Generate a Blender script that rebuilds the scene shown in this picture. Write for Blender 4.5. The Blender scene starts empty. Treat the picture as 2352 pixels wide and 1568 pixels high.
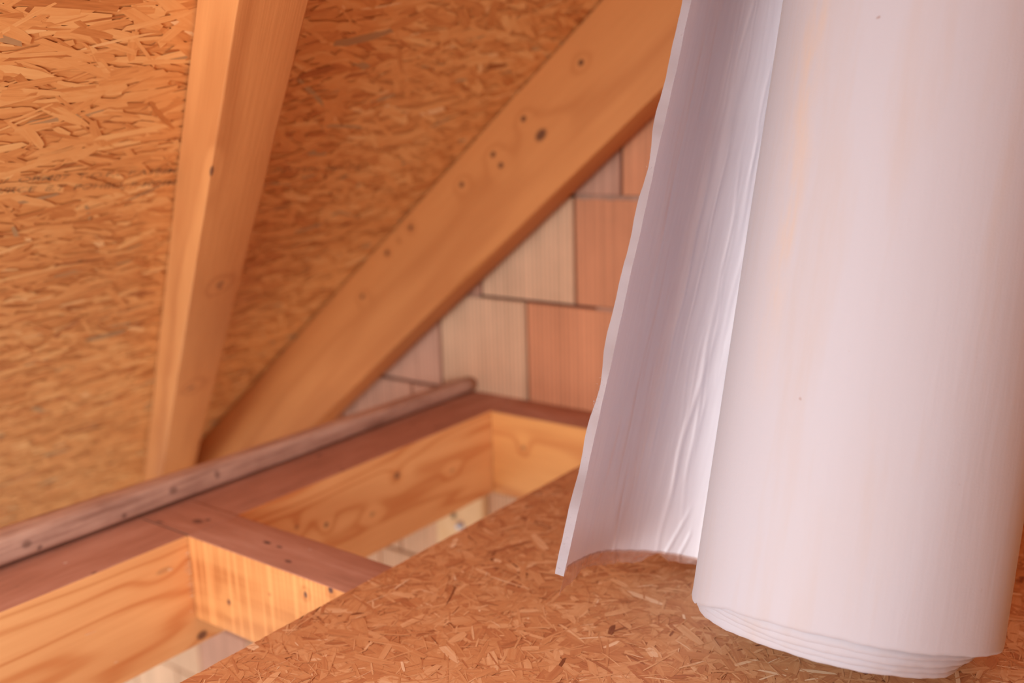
import bpy, bmesh, math, random
import numpy as np
from mathutils import Vector, Matrix

sc = bpy.context.scene
COL = sc.collection

# ------------------------------------------------------------------ camera
CAM_H = 0.6696
F_PX = 2297.99
yaw, pitch, roll = -0.640932901, 0.2248187, 0.0293350823
cy_, sy_ = math.cos(yaw), math.sin(yaw)
fwd = Vector((sy_*math.cos(pitch), cy_*math.cos(pitch), -math.sin(pitch)))
right0 = Vector((cy_, -sy_, 0))
down0 = fwd.cross(right0)
right = math.cos(roll)*right0 + math.sin(roll)*down0
down = -math.sin(roll)*right0 + math.cos(roll)*down0
CAM = Vector((0, 0, CAM_H))
cam_d = bpy.data.cameras.new('camera')
cam = bpy.data.objects.new('camera', cam_d)
COL.objects.link(cam)
m = Matrix((right, -down, -fwd)).transposed().to_4x4()
m.translation = CAM
cam.matrix_world = m
cam_d.sensor_width = 36.0
cam_d.lens = 36.0*F_PX/2352.0
cam_d.clip_start = 0.02
cam_d.dof.use_dof = True
cam_d.dof.focus_distance = 1.15
cam_d.dof.aperture_fstop = (cam_d.lens/1000.0)/0.0155
sc.camera = cam

# ------------------------------------------------------------------ light
sc.view_settings.view_transform = 'Standard'
sc.view_settings.look = 'None'
sc.view_settings.gamma = 1.0
sc.view_settings.use_curve_mapping = False
sc.view_settings.exposure = 0.15

w = bpy.data.worlds.new('overcast_sky'); sc.world = w
w.use_nodes = True
bg = w.node_tree.nodes['Background']
bg.inputs[0].default_value = (0.95, 1.0, 0.99, 1)
bg.inputs[1].default_value = 1.35

def area(name, loc, target, size, size_y, power, color):
    l = bpy.data.lights.new(name, 'AREA'); l.shape = 'RECTANGLE'
    l.size = size; l.size_y = size_y; l.energy = power; l.color = color
    o = bpy.data.objects.new(name, l); COL.objects.link(o)
    o.location = loc
    d = Vector(target)-Vector(loc)
    o.rotation_euler = d.to_track_quat('-Z', 'Y').to_euler()
    return o
# daylight falling through an assumed, unseen opening behind the camera
area('gable_daylight', (-0.48, -1.5, 0.40), (-0.9, 1.2, 0.35), 0.7, 0.45, 34, (0.95, 1.0, 0.99))
# added fill from above to brighten floor and roll; the roof gap is invented
area('overhead_fill', (-1.2, -1.6, 1.5), (-0.6, 0.9, 0.1), 1.0, 1.0, 30, (0.95, 1.0, 0.99))

# ------------------------------------------------------------------ helpers
rng = np.random.default_rng(7)
random.seed(7)

def srgb(r, g, b):
    f = lambda c: (c/255/12.92) if c/255 <= 0.04045 else ((c/255+0.055)/1.055)**2.4
    return (f(r), f(g), f(b), 1.0)

class NT:
    def __init__(self, name):
        self.m = bpy.data.materials.new(name); self.m.use_nodes = True
        self.t = self.m.node_tree
        self.b = self.t.nodes['Principled BSDF']
        self.out = self.t.nodes['Material Output']
    def n(self, kind, **kw):
        x = self.t.nodes.new(kind)
        for k, v in kw.items():
            if k.startswith('i_'):
                x.inputs[int(k[2:])].default_value = v
            else:
                setattr(x, k, v)
        return x
    def l(self, a, b): self.t.links.new(a, b)
    def math(self, op, a, b=None, c=None):
        x = self.t.nodes.new('ShaderNodeMath'); x.operation = op
        for i, v in enumerate((a, b, c)):
            if v is None: continue
            if isinstance(v, (int, float)): x.inputs[i].default_value = v
            else: self.l(v, x.inputs[i])
        return x.outputs[0]
    def mix(self, fac, a, b, mode='MIX'):
        x = self.t.nodes.new('ShaderNodeMix'); x.data_type = 'RGBA'; x.blend_type = mode
        for s, v in ((x.inputs[0], fac), (x.inputs[6], a), (x.inputs[7], b)):
            if isinstance(v, (int, float, tuple)): s.default_value = v
            else: self.l(v, s)
        return x.outputs[2]
    def ramp(self, fac, stops):
        x = self.t.nodes.new('ShaderNodeValToRGB')
        e = x.color_ramp.elements
        while len(e) < len(stops): e.new(0.5)
        for q, (p, c) in zip(e, stops):
            q.position = p; q.color = c if isinstance(c, tuple) else (c, c, c, 1)
        self.l(fac, x.inputs[0])
        return x.outputs[0]
    def noise(self, vec, scale, detail=3, rough=0.5, dist=0.0):
        x = self.t.nodes.new('ShaderNodeTexNoise')
        x.inputs['Scale'].default_value = scale; x.inputs['Detail'].default_value = detail
        x.inputs['Roughness'].default_value = rough; x.inputs['Distortion'].default_value = dist
        if vec is not None: self.l(vec, x.inputs['Vector'])
        return x.outputs['Fac']
    def mapping(self, vec, scale=(1, 1, 1), loc=(0, 0, 0), rot=(0, 0, 0)):
        x = self.t.nodes.new('ShaderNodeMapping')
        x.inputs['Location'].default_value = loc; x.inputs['Scale'].default_value = scale
        x.inputs['Rotation'].default_value = rot
        self.l(vec, x.inputs['Vector'])
        return x.outputs[0]
    def bump(self, height, strength=0.3, dist=0.002):
        x = self.t.nodes.new('ShaderNodeBump')
        x.inputs['Strength'].default_value = strength; x.inputs['Distance'].default_value = dist
        self.l(height, x.inputs['Height'])
        self.l(x.outputs[0], self.b.inputs['Normal'])

def smooth(o, on=True):
    o.data.polygons.foreach_set('use_smooth', [on]*len(o.data.polygons))

def mesh_obj(name, verts, faces, mats, parent=None, midx=None):
    me = bpy.data.meshes.new(name)
    me.from_pydata([tuple(v) for v in verts], [], faces)
    for mm in (mats if isinstance(mats, (list, tuple)) else [mats]): me.materials.append(mm)
    if midx is not None: me.polygons.foreach_set('material_index', midx)
    me.update()
    o = bpy.data.objects.new(name, me); COL.objects.link(o)
    if parent is not None: o.parent = parent
    return o

def tag(o, label=None, cat=None, group=None, kind=None):
    if label: o['label'] = label
    if cat: o['category'] = cat
    if group: o['group'] = group
    if kind: o['kind'] = kind
    return o

def frame(origin, x, y, z):
    mm = Matrix((Vector(x), Vector(y), Vector(z))).transposed().to_4x4()
    mm.translation = Vector(origin)
    return mm

# ------------------------------------------------------------------ materials
def wood(name, light, dark, knots=(), ring=1.0, knotcol=(70, 42, 30), wscale=(1.0, 9.0, 9.0), offset=(0, 0, 0),
         saw=0.0, contrast=1.0, rough=0.6):
    """timber: grain runs along the object's local X; knots = (x, y, z, half length, half width, strength)"""
    k = NT(name)
    tc = k.n('ShaderNodeTexCoord').outputs['Object']
    p = k.mapping(tc, scale=wscale, loc=offset)
    sep = k.n('ShaderNodeSeparateXYZ'); k.l(tc, sep.inputs[0])
    warp = None; mask = None; halo = None
    for (kx, ky, kz, a, b, s) in knots:
        sub = k.mapping(tc, scale=(1/a, 1/b, 1/b), loc=(-kx/a, -ky/b, -kz/b))
        ln = k.n('ShaderNodeVectorMath', operation='LENGTH'); k.l(sub, ln.inputs[0])
        d = ln.outputs['Value']
        g = k.math('POWER', 2.718, k.math('MULTIPLY', k.math('MULTIPLY', d, d), -0.09))
        mk = k.n('ShaderNodeMapRange'); mk.interpolation_type = 'SMOOTHSTEP'
        k.l(d, mk.inputs[0]); mk.inputs[1].default_value = 1.15; mk.inputs[2].default_value = 0.5
        mk.inputs[3].default_value = 0.0; mk.inputs[4].default_value = s
        warp = g if warp is None else k.math('ADD', warp, g)
        mask = mk.outputs[0] if mask is None else k.math('MAXIMUM', mask, mk.outputs[0])
    n1 = k.noise(p, 1.0, 2, 0.5)
    base = k.math('MULTIPLY_ADD', n1, 26.0*ring, 0.0)
    base = k.math('ADD', base, k.math('MULTIPLY', sep.outputs[1], 60*ring))
    base = k.math('ADD', base, k.math('MULTIPLY', sep.outputs[2], 45*ring))
    if warp is not None: base = k.math('MULTIPLY_ADD', warp, 5.0, base)
    rings = k.math('MULTIPLY_ADD', k.math('SINE', base), 0.5, 0.5)
    rings = k.math('POWER', rings, 4.0)
    fine = k.noise(k.mapping(tc, scale=(6, 160, 160)), 1.0, 2, 0.6)
    broad = k.noise(k.mapping(tc, scale=(2.2, 14, 14), loc=(3, 1, 7)), 1.0, 3, 0.6)
    f = k.math('MULTIPLY', rings, 0.55*contrast)
    f = k.math('ADD', f, k.math('MULTIPLY', k.math('SUBTRACT', fine, 0.35), 0.5*contrast))
    f = k.math('ADD', f, k.math('MULTIPLY', k.math('SUBTRACT', broad, 0.4), 1.0*contrast))
    col = k.mix(k.ramp(f, [(0.0, 0.0), (1.0, 1.0)]), srgb(*light), srgb(*dark))
    if saw:
        sw = k.noise(k.mapping(tc, scale=(120, 2.0, 3.0), rot=(0, 0.12, 0)), 1.0, 1, 0.4)
        sm = k.ramp(sw, [(0.50, 0.0), (0.60, 1.0)])
        col = k.mix(k.math('MULTIPLY', sm, saw), col, srgb(*[min(255, int(c*1.12)+12) for c in light]))
    if mask is not None: col = k.mix(mask, col, srgb(*knotcol))
    k.l(col, k.b.inputs['Base Color'])
    k.b.inputs['Roughness'].default_value = rough
    k.b.inputs['Specular IOR Level'].default_value = 0.25
    k.bump(k.math('ADD', k.math('MULTIPLY', rings, 0.3), fine), 0.35, 0.0012)
    return k.m

def osb(name, stops, grain=0.35):
    k = NT(name)
    at = k.n('ShaderNodeAttribute', attribute_name='tone')
    uv = k.n('ShaderNodeAttribute', attribute_name='strand')
    sx = k.n('ShaderNodeSeparateXYZ'); k.l(at.outputs['Vector'], sx.inputs[0])
    g = k.noise(k.mapping(uv.outputs['Vector'], scale=(12, 320, 1)), 1.0, 3, 0.65)
    g2 = k.noise(k.mapping(uv.outputs['Vector'], scale=(22, 120, 1), loc=(4, 9, 2)), 1.0, 2, 0.6)
    t = k.math('ADD', sx.outputs[0], k.math('MULTIPLY', k.math('SUBTRACT', g, 0.5), grain))
    t = k.math('ADD', t, k.math('MULTIPLY', k.math('SUBTRACT', g2, 0.5), grain))
    col = k.ramp(t, [(p, srgb(*c)) for p, c in stops])
    col = k.mix(k.math('MULTIPLY', sx.outputs[1], 0.75 if 'roof' in name else 0.0), col, srgb(176, 148, 112))
    k.l(col, k.b.inputs['Base Color'])
    k.b.inputs['Roughness'].default_value = 0.55
    k.b.inputs['Specular IOR Level'].default_value = 0.3
    k.bump(g, 0.4, 0.0005)
    return k.m

def plain(name, c, rough=0.7, spec=0.2, nscale=None, namp=0.1, metallic=0.0):
    k = NT(name)
    if nscale:
        tc = k.n('ShaderNodeTexCoord').outputs['Object']
        nn = k.noise(tc, nscale, 4, 0.6)
        lo = tuple(max(0, x*(1-namp)) for x in c); hi = tuple(min(255, x*(1+namp)) for x in c)
        col = k.ramp(nn, [(0.3, srgb(*lo)), (0.7, srgb(*hi))])
        k.l(col, k.b.inputs['Base Color'])
        k.bump(nn, 0.2, 0.002)
    else:
        k.b.inputs['Base Color'].default_value = srgb(*c)
    k.b.inputs['Roughness'].default_value = rough
    k.b.inputs['Specular IOR Level'].default_value = spec
    k.b.inputs['Metallic'].default_value = metallic
    return k.m

FACE_L, FACE_D = (250, 190, 130), (216, 134, 76)
def weathered(name, marks=()):
    k = NT(name)
    tc = k.n('ShaderNodeTexCoord').outputs['Object']
    a = k.noise(k.mapping(tc, scale=(3, 26, 26)), 1.0, 4, 0.6)
    b = k.noise(k.mapping(tc, scale=(5, 8, 8), loc=(5, 2, 1)), 1.0, 3, 0.6)
    c = k.noise(k.mapping(tc, scale=(14, 150, 150), loc=(1, 2, 1)), 1.0, 2, 0.6)
    f = k.math('ADD', k.math('MULTIPLY', a, 0.45), k.math('MULTIPLY', b, 0.4))
    f = k.math('ADD', f, k.math('MULTIPLY', c, 0.25))
    col = k.ramp(f, [(0.36, srgb(168, 118, 100)), (0.55, srgb(194, 140, 120)), (0.72, srgb(210, 160, 142))])
    sp = k.noise(k.mapping(tc, scale=(30, 60, 60)), 1.0, 1, 0.3)
    col = k.mix(k.ramp(sp, [(0.74, 0.0), (0.80, 0.7)]), col, srgb(70, 50, 52))
    for (kx, ky, kz, aa, bb, s, c3) in marks:
        sub = k.mapping(tc, scale=(1/aa, 1/bb, 1/bb), loc=(-kx/aa, -ky/bb, -kz/bb))
        ln = k.n('ShaderNodeVectorMath', operation='LENGTH'); k.l(sub, ln.inputs[0])
        mk = k.n('ShaderNodeMapRange'); mk.interpolation_type = 'SMOOTHSTEP'
        k.l(ln.outputs['Value'], mk.inputs[0]); mk.inputs[1].default_value = 1.2; mk.inputs[2].default_value = 0.4
        mk.inputs[3].default_value = 0; mk.inputs[4].default_value = s
        col = k.mix(mk.outputs[0], col, srgb(*c3))
    k.l(col, k.b.inputs['Base Color'])
    k.b.inputs['Roughness'].default_value = 0.75
    k.b.inputs['Specular IOR Level'].default_value = 0.2
    k.bump(k.math('ADD', a, k.math('MULTIPLY', c, 0.5)), 0.4, 0.002)
    return k.m

# ------------------------------------------------------------------ timber
def beam(name, mat44, L, W, H, mats, r=0.004, jit=0.0015, step=0.04, top_slot=None, parent=None, wane=None, taper=None, seg=4):
    """loft along local X from 0..L; section y 0..W, z 0..H with rounded, slightly irregular arrises"""
    ns = max(2, int(L/step)+1)
    xs = np.linspace(0, L, ns)
    ph = rng.uniform(0, 6.28, (4, 3))
    verts = []; faces = []; midx = []
    per = 4*(seg+1)
    for i, x in enumerate(xs):
        sW, sH = (1, 1) if taper is None else taper(x/L)
        corners = [(W*sW, 0), (W*sW, H*sH), (0, H*sH), (0, 0)]
        for c in range(4):
            rr = r + jit*(math.sin(x*9+ph[c, 0])+0.6*math.sin(x*23+ph[c, 1])+0.4*math.sin(x*61+ph[c, 2]))
            if wane: rr += wane(c, x)
            rr = max(rr, 0.0008)
            cx, cz = corners[c]
            sx = -1 if cx > 0 else 1; sz = -1 if cz > 0 else 1
            ox, oz = cx+sx*rr, cz+sz*rr
            a0 = {0: -90, 1: 0, 2: 90, 3: 180}[c]
            for q in range(seg+1):
                a = math.radians(a0+90*q/seg)
                verts.append((x, ox+rr*math.cos(a), oz+rr*math.sin(a)))
    for i in range(ns-1):
        for q in range(per):
            q2 = (q+1) % per
            faces.append((i*per+q, (i+1)*per+q, (i+1)*per+q2, i*per+q2))
            s = 0
            if top_slot is not None and (seg+1)*2-1-seg//2 <= q+seg and (q == 2*(seg+1)-1): s = top_slot
            midx.append(s)
    faces.append(tuple(range(per))); midx.append(0)
    faces.append(tuple(range((ns-1)*per, ns*per))[::-1]); midx.append(0)
    o = mesh_obj(name, verts, faces, mats, parent, midx)
    # flat faces between arcs stay flat; recompute normals outward
    bm = bmesh.new(); bm.from_mesh(o.data)
    bmesh.ops.recalc_face_normals(bm, faces=bm.faces)
    for f in bm.faces:
        f.smooth = len(f.verts) == 4
        if top_slot is not None and abs(f.normal.z) > 0.6 and f.calc_center_median().z > H*0.5 and len(f.verts) == 4:
            f.material_index = top_slot
    bm.to_mesh(o.data); bm.free()
    o.data.set_sharp_from_angle(angle=math.radians(50))
    if parent is None: o.matrix_world = mat44
    else: o.matrix_local = mat44
    return o

# ------------------------------------------------------------------ strands
def strands(name, region, n, lmin, lmax, wmin, wmax, spread, M44, mat, parent=None, hmax=0.0012, grey=0.0, tones=(0.5, 0.2), tilt=1.0, main=0.0, keep=None):
    """surface of pressed wood flakes, every flake a slightly tilted polygon lying on the panel"""
    x0, x1, y0, y1 = region
    V = []; F = []; T = []; S = []
    cxs = rng.uniform(x0, x1, n); cys = rng.uniform(y0, y1, n)
    if keep is not None:
        kk = keep(cxs, cys); cxs = cxs[kk]; cys = cys[kk]; n = len(cxs)
    ang = main + rng.normal(0, spread, n)
    Ls = rng.uniform(lmin, lmax, n)*rng.uniform(0.5, 1, n)
    Ws = wmin+(wmax-wmin)*rng.uniform(0, 1, n)**2
    Ws = np.minimum(Ws, Ls*0.45)
    hs = rng.uniform(0, hmax, n)
    tl = rng.normal(0, 0.0035, n)*tilt; tw = rng.normal(0, 0.012, n)*tilt
    tone = np.clip(rng.normal(tones[0], tones[1], n), 0.02, 0.98)
    bend = rng.normal(0, 0.05, n)
    for i in range(n):
        L, Wd = Ls[i]/2, Ws[i]/2
        e1 = rng.uniform(-0.25, 0.25, 8)
        px = np.array([-L*(1+e1[0]*.5), -L*0.45, L*0.45, L*(1+e1[1]*.5), L*(0.86+e1[2]*.4), L*0.4, -L*0.45, -L*(0.86+e1[3]*.4)])
        py = np.array([-Wd*(.75+e1[4]), -Wd, -Wd*(1+e1[5]*.5), -Wd*(.5+e1[6]), Wd*(.7+e1[7]), Wd, Wd*(1+e1[4]*.4), Wd*(.8+e1[5])])
        py = py + bend[i]*px*px/max(L, 1e-4)
        z = hs[i]+tl[i]*px+tw[i]*py
        c, s = math.cos(ang[i]), math.sin(ang[i])
        X = cxs[i]+c*px-s*py; Y = cys[i]+s*px+c*py
        X = np.clip(X, x0, x1); Y = np.clip(Y, y0, y1)
        b = len(V)*8
        V.append(np.stack([X, Y, np.maximum(z, -0.0004)], 1))
        F.append(b)
        T.append(tone[i])
        ou, ov = rng.uniform(0, 50, 2)
        S.append(np.stack([px+ou, py+ov, np.zeros(8)], 1))
    V = np.concatenate(V); S = np.concatenate(S); nf = n
    me = bpy.data.meshes.new(name)
    me.vertices.add(len(V)); me.vertices.foreach_set('co', V.ravel())
    me.loops.add(len(V)); me.loops.foreach_set('vertex_index', np.arange(len(V)))
    me.polygons.add(nf); me.polygons.foreach_set('loop_start', np.arange(nf)*8)
    a = me.attributes.new('tone', 'FLOAT_VECTOR', 'POINT')
    tt = np.repeat(np.array(T), 8); a.data.foreach_set('vector', np.stack([tt, np.repeat((rng.uniform(0, 1, n) < grey)*1.0, 8), tt], 1).ravel())
    a = me.attributes.new('strand', 'FLOAT_VECTOR', 'POINT'); a.data.foreach_set('vector', S.ravel())
    me.materials.append(mat)
    me.update(calc_edges=True); me.validate()
    o = bpy.data.objects.new(name, me); COL.objects.link(o)
    if parent is not None: o.parent = parent
    if M44 is not None: o.matrix_world = M44
    return o

def box_verts(x0, x1, y0, y1, z0, z1):
    v = [(x0, y0, z0), (x1, y0, z0), (x1, y1, z0), (x0, y1, z0), (x0, y0, z1), (x1, y0, z1), (x1, y1, z1), (x0, y1, z1)]
    f = [(0, 3, 2, 1), (4, 5, 6, 7), (0, 1, 5, 4), (1, 2, 6, 5), (2, 3, 7, 6), (3, 0, 4, 7)]
    return v, f

def add_attr_plain(o, tone):
    for nm, val in (('tone', tone), ('strand', None)):
        a = o.data.attributes.new(nm, 'FLOAT_VECTOR', 'POINT')
        n = len(o.data.vertices)
        if val is None:
            co = np.zeros(n*3); o.data.vertices.foreach_get('co', co); a.data.foreach_set('vector', co)
        else: a.data.foreach_set('vector', np.tile([val, 0.0, val], n))

def join_into(o, others):
    """merge flake mesh into its panel so the panel is one object"""
    bm = bmesh.new(); bm.from_mesh(o.data)
    for q in others:
        me = q.data.copy(); me.transform(o.matrix_world.inverted() @ q.matrix_world)
        bm.from_mesh(me); bpy.data.meshes.remove(me)
    bm.to_mesh(o.data); bm.free()
    for q in others:
        d = q.data; bpy.data.objects.remove(q); bpy.data.meshes.remove(d)

# ================================================================== SETTING
XE = -1.3694                 # inner face of the eaves beam
WALL_Y = 1.86
# ---- roof slope: horizontal Y, rises along RD, RN points into the room
RD = Vector((0.7788, 0, 0.6273)).normalized()
RN = Vector((0.6273, 0, -0.7788)).normalized()
RB = Vector((-2.42086, 0, -0.21979))      # foot of slope used as origin
osb_roof = osb('roof_chipboard', [(0.0, (158, 92, 48)), (0.25, (206, 134, 74)), (0.5, (236, 170, 104)), (0.8, (248, 196, 130)), (1.0, (252, 214, 162))])
osb_grey = (150, 110, 75)
def roof_panel():
    Mx = frame(RB-RN*0.002, (0, 1, 0), tuple(RD), tuple(RN))
    v, f = box_verts(-0.3, WALL_Y+0.0, -0.9, 4.1, -0.022, -0.0015)
    o = mesh_obj('ceiling', v, f, osb_roof)
    o.matrix_world = Mx
    add_attr_plain(o, 0.45)
    s = strands('flakes', (0.1, WALL_Y-0.001, -0.75, 2.25), 15000, 0.05, 0.14, 0.004, 0.022, 0.38, Mx, osb_roof, tones=(0.5, 0.15), hmax=0.0003, tilt=0.15, grey=0.025)
    join_into(o, [s])
    tag(o, kind='structure')
    return o, Mx
ceil, ROOFM = roof_panel()

# printed lettering on the sheathing
def ink_mat():
    k = NT('stamp_ink')
    tc = k.n('ShaderNodeTexCoord').outputs['Object']
    tr = k.n('ShaderNodeBsdfTransparent'); mx = k.n('ShaderNodeMixShader')
    k.l(k.ramp(k.noise(tc, 120, 3, 0.7), [(0.38, 0.12), (0.62, 0.72)]), mx.inputs[0])
    k.l(tr.outputs[0], mx.inputs[1]); k.l(k.b.outputs[0], mx.inputs[2]); k.l(mx.outputs[0], k.out.inputs[0])
    k.b.inputs['Base Color'].default_value = srgb(84, 58, 52); k.b.inputs['Roughness'].default_value = 0.8
    return k.m
ink = ink_mat()
def stamp(txt, y, s, size, stretch=1.0):
    c = bpy.data.curves.new('printed_marking', 'FONT'); c.body = txt; c.size = size; c.offset = 0.00025
    c.space_character = 1.02
    t = bpy.data.objects.new('t', c); COL.objects.link(t)
    dg = bpy.context.evaluated_depsgraph_get()
    me = bpy.data.meshes.new_from_object(t.evaluated_get(dg))
    bpy.data.objects.remove(t)
    me.materials.clear(); me.materials.append(ink)
    o = bpy.data.objects.new('printed_marking', me); COL.objects.link(o)
    o.parent = ceil
    o.matrix_local = Matrix.Translation((y, s, 0.0022)) @ Matrix.Diagonal((stretch, 1, 1, 1))
    return o

# other roof slope, out of the picture on the right: it closes the attic
RIDGE = RB + RD*4.1
v, f = box_verts(-2.6, WALL_Y, 0, 4.4, 0, 0.02)
o = mesh_obj('ceiling', v, f, osb_roof); add_attr_plain(o, 0.45)
o.matrix_world = frame((RIDGE.x, 0, RIDGE.z), (0, 1, 0), (0.7788, 0, -0.6273), (-0.6273, 0, -0.7788))
tag(o, kind='structure')

# ---- gable wall of hollow clay blocks
def clay():
    k = NT('clay_block')
    tc = k.n('ShaderNodeTexCoord').outputs['Object']
    at = k.n('ShaderNodeAttribute', attribute_name='blockcol')
    a = k.noise(k.mapping(tc, scale=(110, 2, 1.2)), 1.0, 2, 0.5)
    b = k.noise(k.mapping(tc, scale=(7, 7, 5)), 1.0, 4, 0.6)
    wv = k.n('ShaderNodeTexWave'); wv.wave_type = 'BANDS'; wv.bands_direction = 'X'
    wv.inputs['Scale'].default_value = 26; wv.inputs['Distortion'].default_value = 0.4
    k.l(tc, wv.inputs['Vector'])
    f = k.math('ADD', k.math('MULTIPLY', a, 0.45), k.math('MULTIPLY', b, 0.4))
    f = k.math('ADD', f, k.math('MULTIPLY', wv.outputs['Fac'], 0.22))
    sh = k.ramp(f, [(0.34, 0.70), (0.72, 1.12)])
    col = k.mix(1.0, at.outputs['Color'], sh, 'MULTIPLY')
    k.l(col, k.b.inputs['Base Color']); k.b.inputs['Roughness'].default_value = 0.85
    k.b.inputs['Specular IOR Level'].default_value = 0.15
    k.bump(f, 0.5, 0.002)
    return k.m
CLAY = clay()
MORTAR = plain('dark_joint', (74, 54, 56), 0.95, 0.05, 30, 0.2)
def gable():
    V = []; F = []; C = []; MI = []
    pale, orange, pink = (226, 182, 150), (216, 148, 112), (206, 156, 134)
    rowx = {0: -1.345, 1: -1.208, 2: -1.088, -1: -1.719, -2: -1.79, -4: -2.55, -5: -2.783, -6: -2.93}
    fixed = {(0, 1): orange, (0, 0): pale, (0, -1): pink, (1, 1): orange, (1, 0): pale, (1, -1): pink, (-1, 0): pink, (-1, 1): pink, (-1, 2): pink,
             (2, 0): pink, (2, 1): orange}
    for r in range(-11, 14):
        z0 = -0.006+0.2465*r; z1 = z0+0.2465
        xs = rowx.get(r, -1.2+0.13*(r % 2))
        for j in range(-13, 22):
            xa = xs+0.268*(j-1); xb = xa+0.268
            if xa < -3.9 or xb > 4: continue
            # stop under the sheathing
            zt = z1
            roofz = min((xa-RB.x)*0.8055+RB.z, 99)
            if z0 > roofz+0.02 or z0 > RIDGE.z: continue
            c = fixed.get((r, j))
            if c is None:
                c = [pale, orange, pink][rng.integers(0, 3)]
                if r < -1: c = [pale, pale, pink][rng.integers(0, 3)]
            c = tuple(np.clip(np.array(c)*rng.uniform(0.97, 1.03), 0, 255))
            g = 0.0032; d = 0.003
            v = []
            for (yy, e) in ((WALL_Y+0.10, 0), (WALL_Y+d, 0), (WALL_Y, d)):
                v += [(xa+g+e, yy, z0+g+e), (xb-g-e, yy, z0+g+e), (xb-g-e, yy, z1-g-e), (xa+g+e, yy, z1-g-e)]
            b = len(V); V += v
            for lv in (0, 4):
                for q in range(4):
                    F.append((b+lv+q, b+lv+(q+1) % 4, b+lv+4+(q+1) % 4, b+lv+4+q)); MI.append(0)
            F.append((b+8, b+9, b+10, b+11)); MI.append(0)
            C += [srgb(*c)]*12
    b = len(V)
    V += [(-3.95, WALL_Y+0.012, -2.75), (4.0, WALL_Y+0.012, -2.75), (4.0, WALL_Y+0.012, 3.1), (-3.95, WALL_Y+0.012, 3.1)]
    F.append((b, b+1, b+2, b+3)); MI.append(1); C += [(0.1, 0.1, 0.1, 1)]*4
    # cut the backing to the roof line is not needed: the sheathing meets the blocks
    o = mesh_obj('wall_back', V, F, [CLAY, MORTAR], None, MI)
    a = o.data.attributes.new('blockcol', 'FLOAT_COLOR', 'POINT')
    a.data.foreach_set('color', np.array(C, dtype=np.float32).ravel())
    bm = bmesh.new(); bm.from_mesh(o.data); bmesh.ops.recalc_face_normals(bm, faces=bm.faces); bm.to_mesh(o.data); bm.free()
    # squeezed-out mortar in the bed joint beside the roll
    mv = []; mf = []
    for (xa, xb, zc, hh) in ((-1.20, -0.95, 0.486, 0.009), (-1.15, -0.95, 0.2405, 0.006), (-1.52, -1.475, 0.2405, 0.006)):
        n = int((xb-xa)/0.01)
        for i in range(n+1):
            x = xa+(xb-xa)*i/n; hj = hh*rng.uniform(0.6, 1.0); yj = WALL_Y-rng.uniform(0.0005, 0.003)
            mv += [(x, yj+0.004, zc-hj), (x, yj, zc-hj*0.5), (x, yj, zc+hj*0.5), (x, yj+0.004, zc+hj)]
            if i: 
                q = len(mv)-8
                for e in range(3): mf.append((q+e, q+e+1, q+e+5, q+e+4))
    mo = mesh_obj('mortar', mv, mf, plain('pale_mortar', (178, 140, 122), 0.9, 0.1, 40, 0.1), o)
    tag(o, kind='structure')
    return o
gable()

# unseen rear wall, added on the right half to keep light off that side
v, f = box_verts(0.2, 4.0, -2.2, -2.1, -2.7, 2.4)
o = mesh_obj('wall_rear_blocker', v, f, osb_roof); add_attr_plain(o, 0.4); tag(o, kind='structure')
v, f = box_verts(-3.9, 4.0, -2.6, WALL_Y, -2.8, -2.7)
o = mesh_obj('floor', v, f, plain('screed', (205, 195, 188), 0.9, 0.1, 6, 0.05)); tag(o, kind='structure')

# ================================================================== TIMBERS
top_m = weathered('weathered_top')
# eaves beam: local X = +Y world, local Y = -X world (width outward), Z up
BH = 0.20
def loc_eaves(y, z): return (y+0.6, 0.0, z+BH)     # on the inner face
kn = [loc_eaves(0.925, -0.186)+(0.012, 0.009, 0.9), loc_eaves(0.866, -0.043)+(0.016, 0.006, 0.3),
      loc_eaves(1.424, -0.056)+(0.010, 0.009, 0.75), loc_eaves(1.222, -0.092)+(0.007, 0.006, 0.7), loc_eaves(1.346, -0.114)+(0.009, 0.006, 0.35),
      loc_eaves(1.235, -0.180)+(0.008, 0.006, 0.5), loc_eaves(1.15, -0.07)+(0.006, 0.006, 0.4), loc_eaves(1.60, -0.10)+(0.008, 0.005, 0.35)]
eaves_m = wood('spruce_eaves', FACE_L, FACE_D, kn, 1.7, (120, 80, 62), offset=(0.3, 0.2, 0.7))
eb = beam('eaves_beam', frame((XE, -0.6, -BH), (0, 1, 0), (-1, 0, 0), (0, 0, 1)), WALL_Y+0.6, 0.25, BH,
          [eaves_m, weathered('weathered_eaves', [(0.6+0.745, 0.075, BH, 0.004, 0.003, 0.9, (225, 200, 195))])], r=0.003, jit=0.0012, top_slot=1)
tag(eb, 'long floor beam under the round pole, orange inner face and dusty brown top', 'beam')

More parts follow.
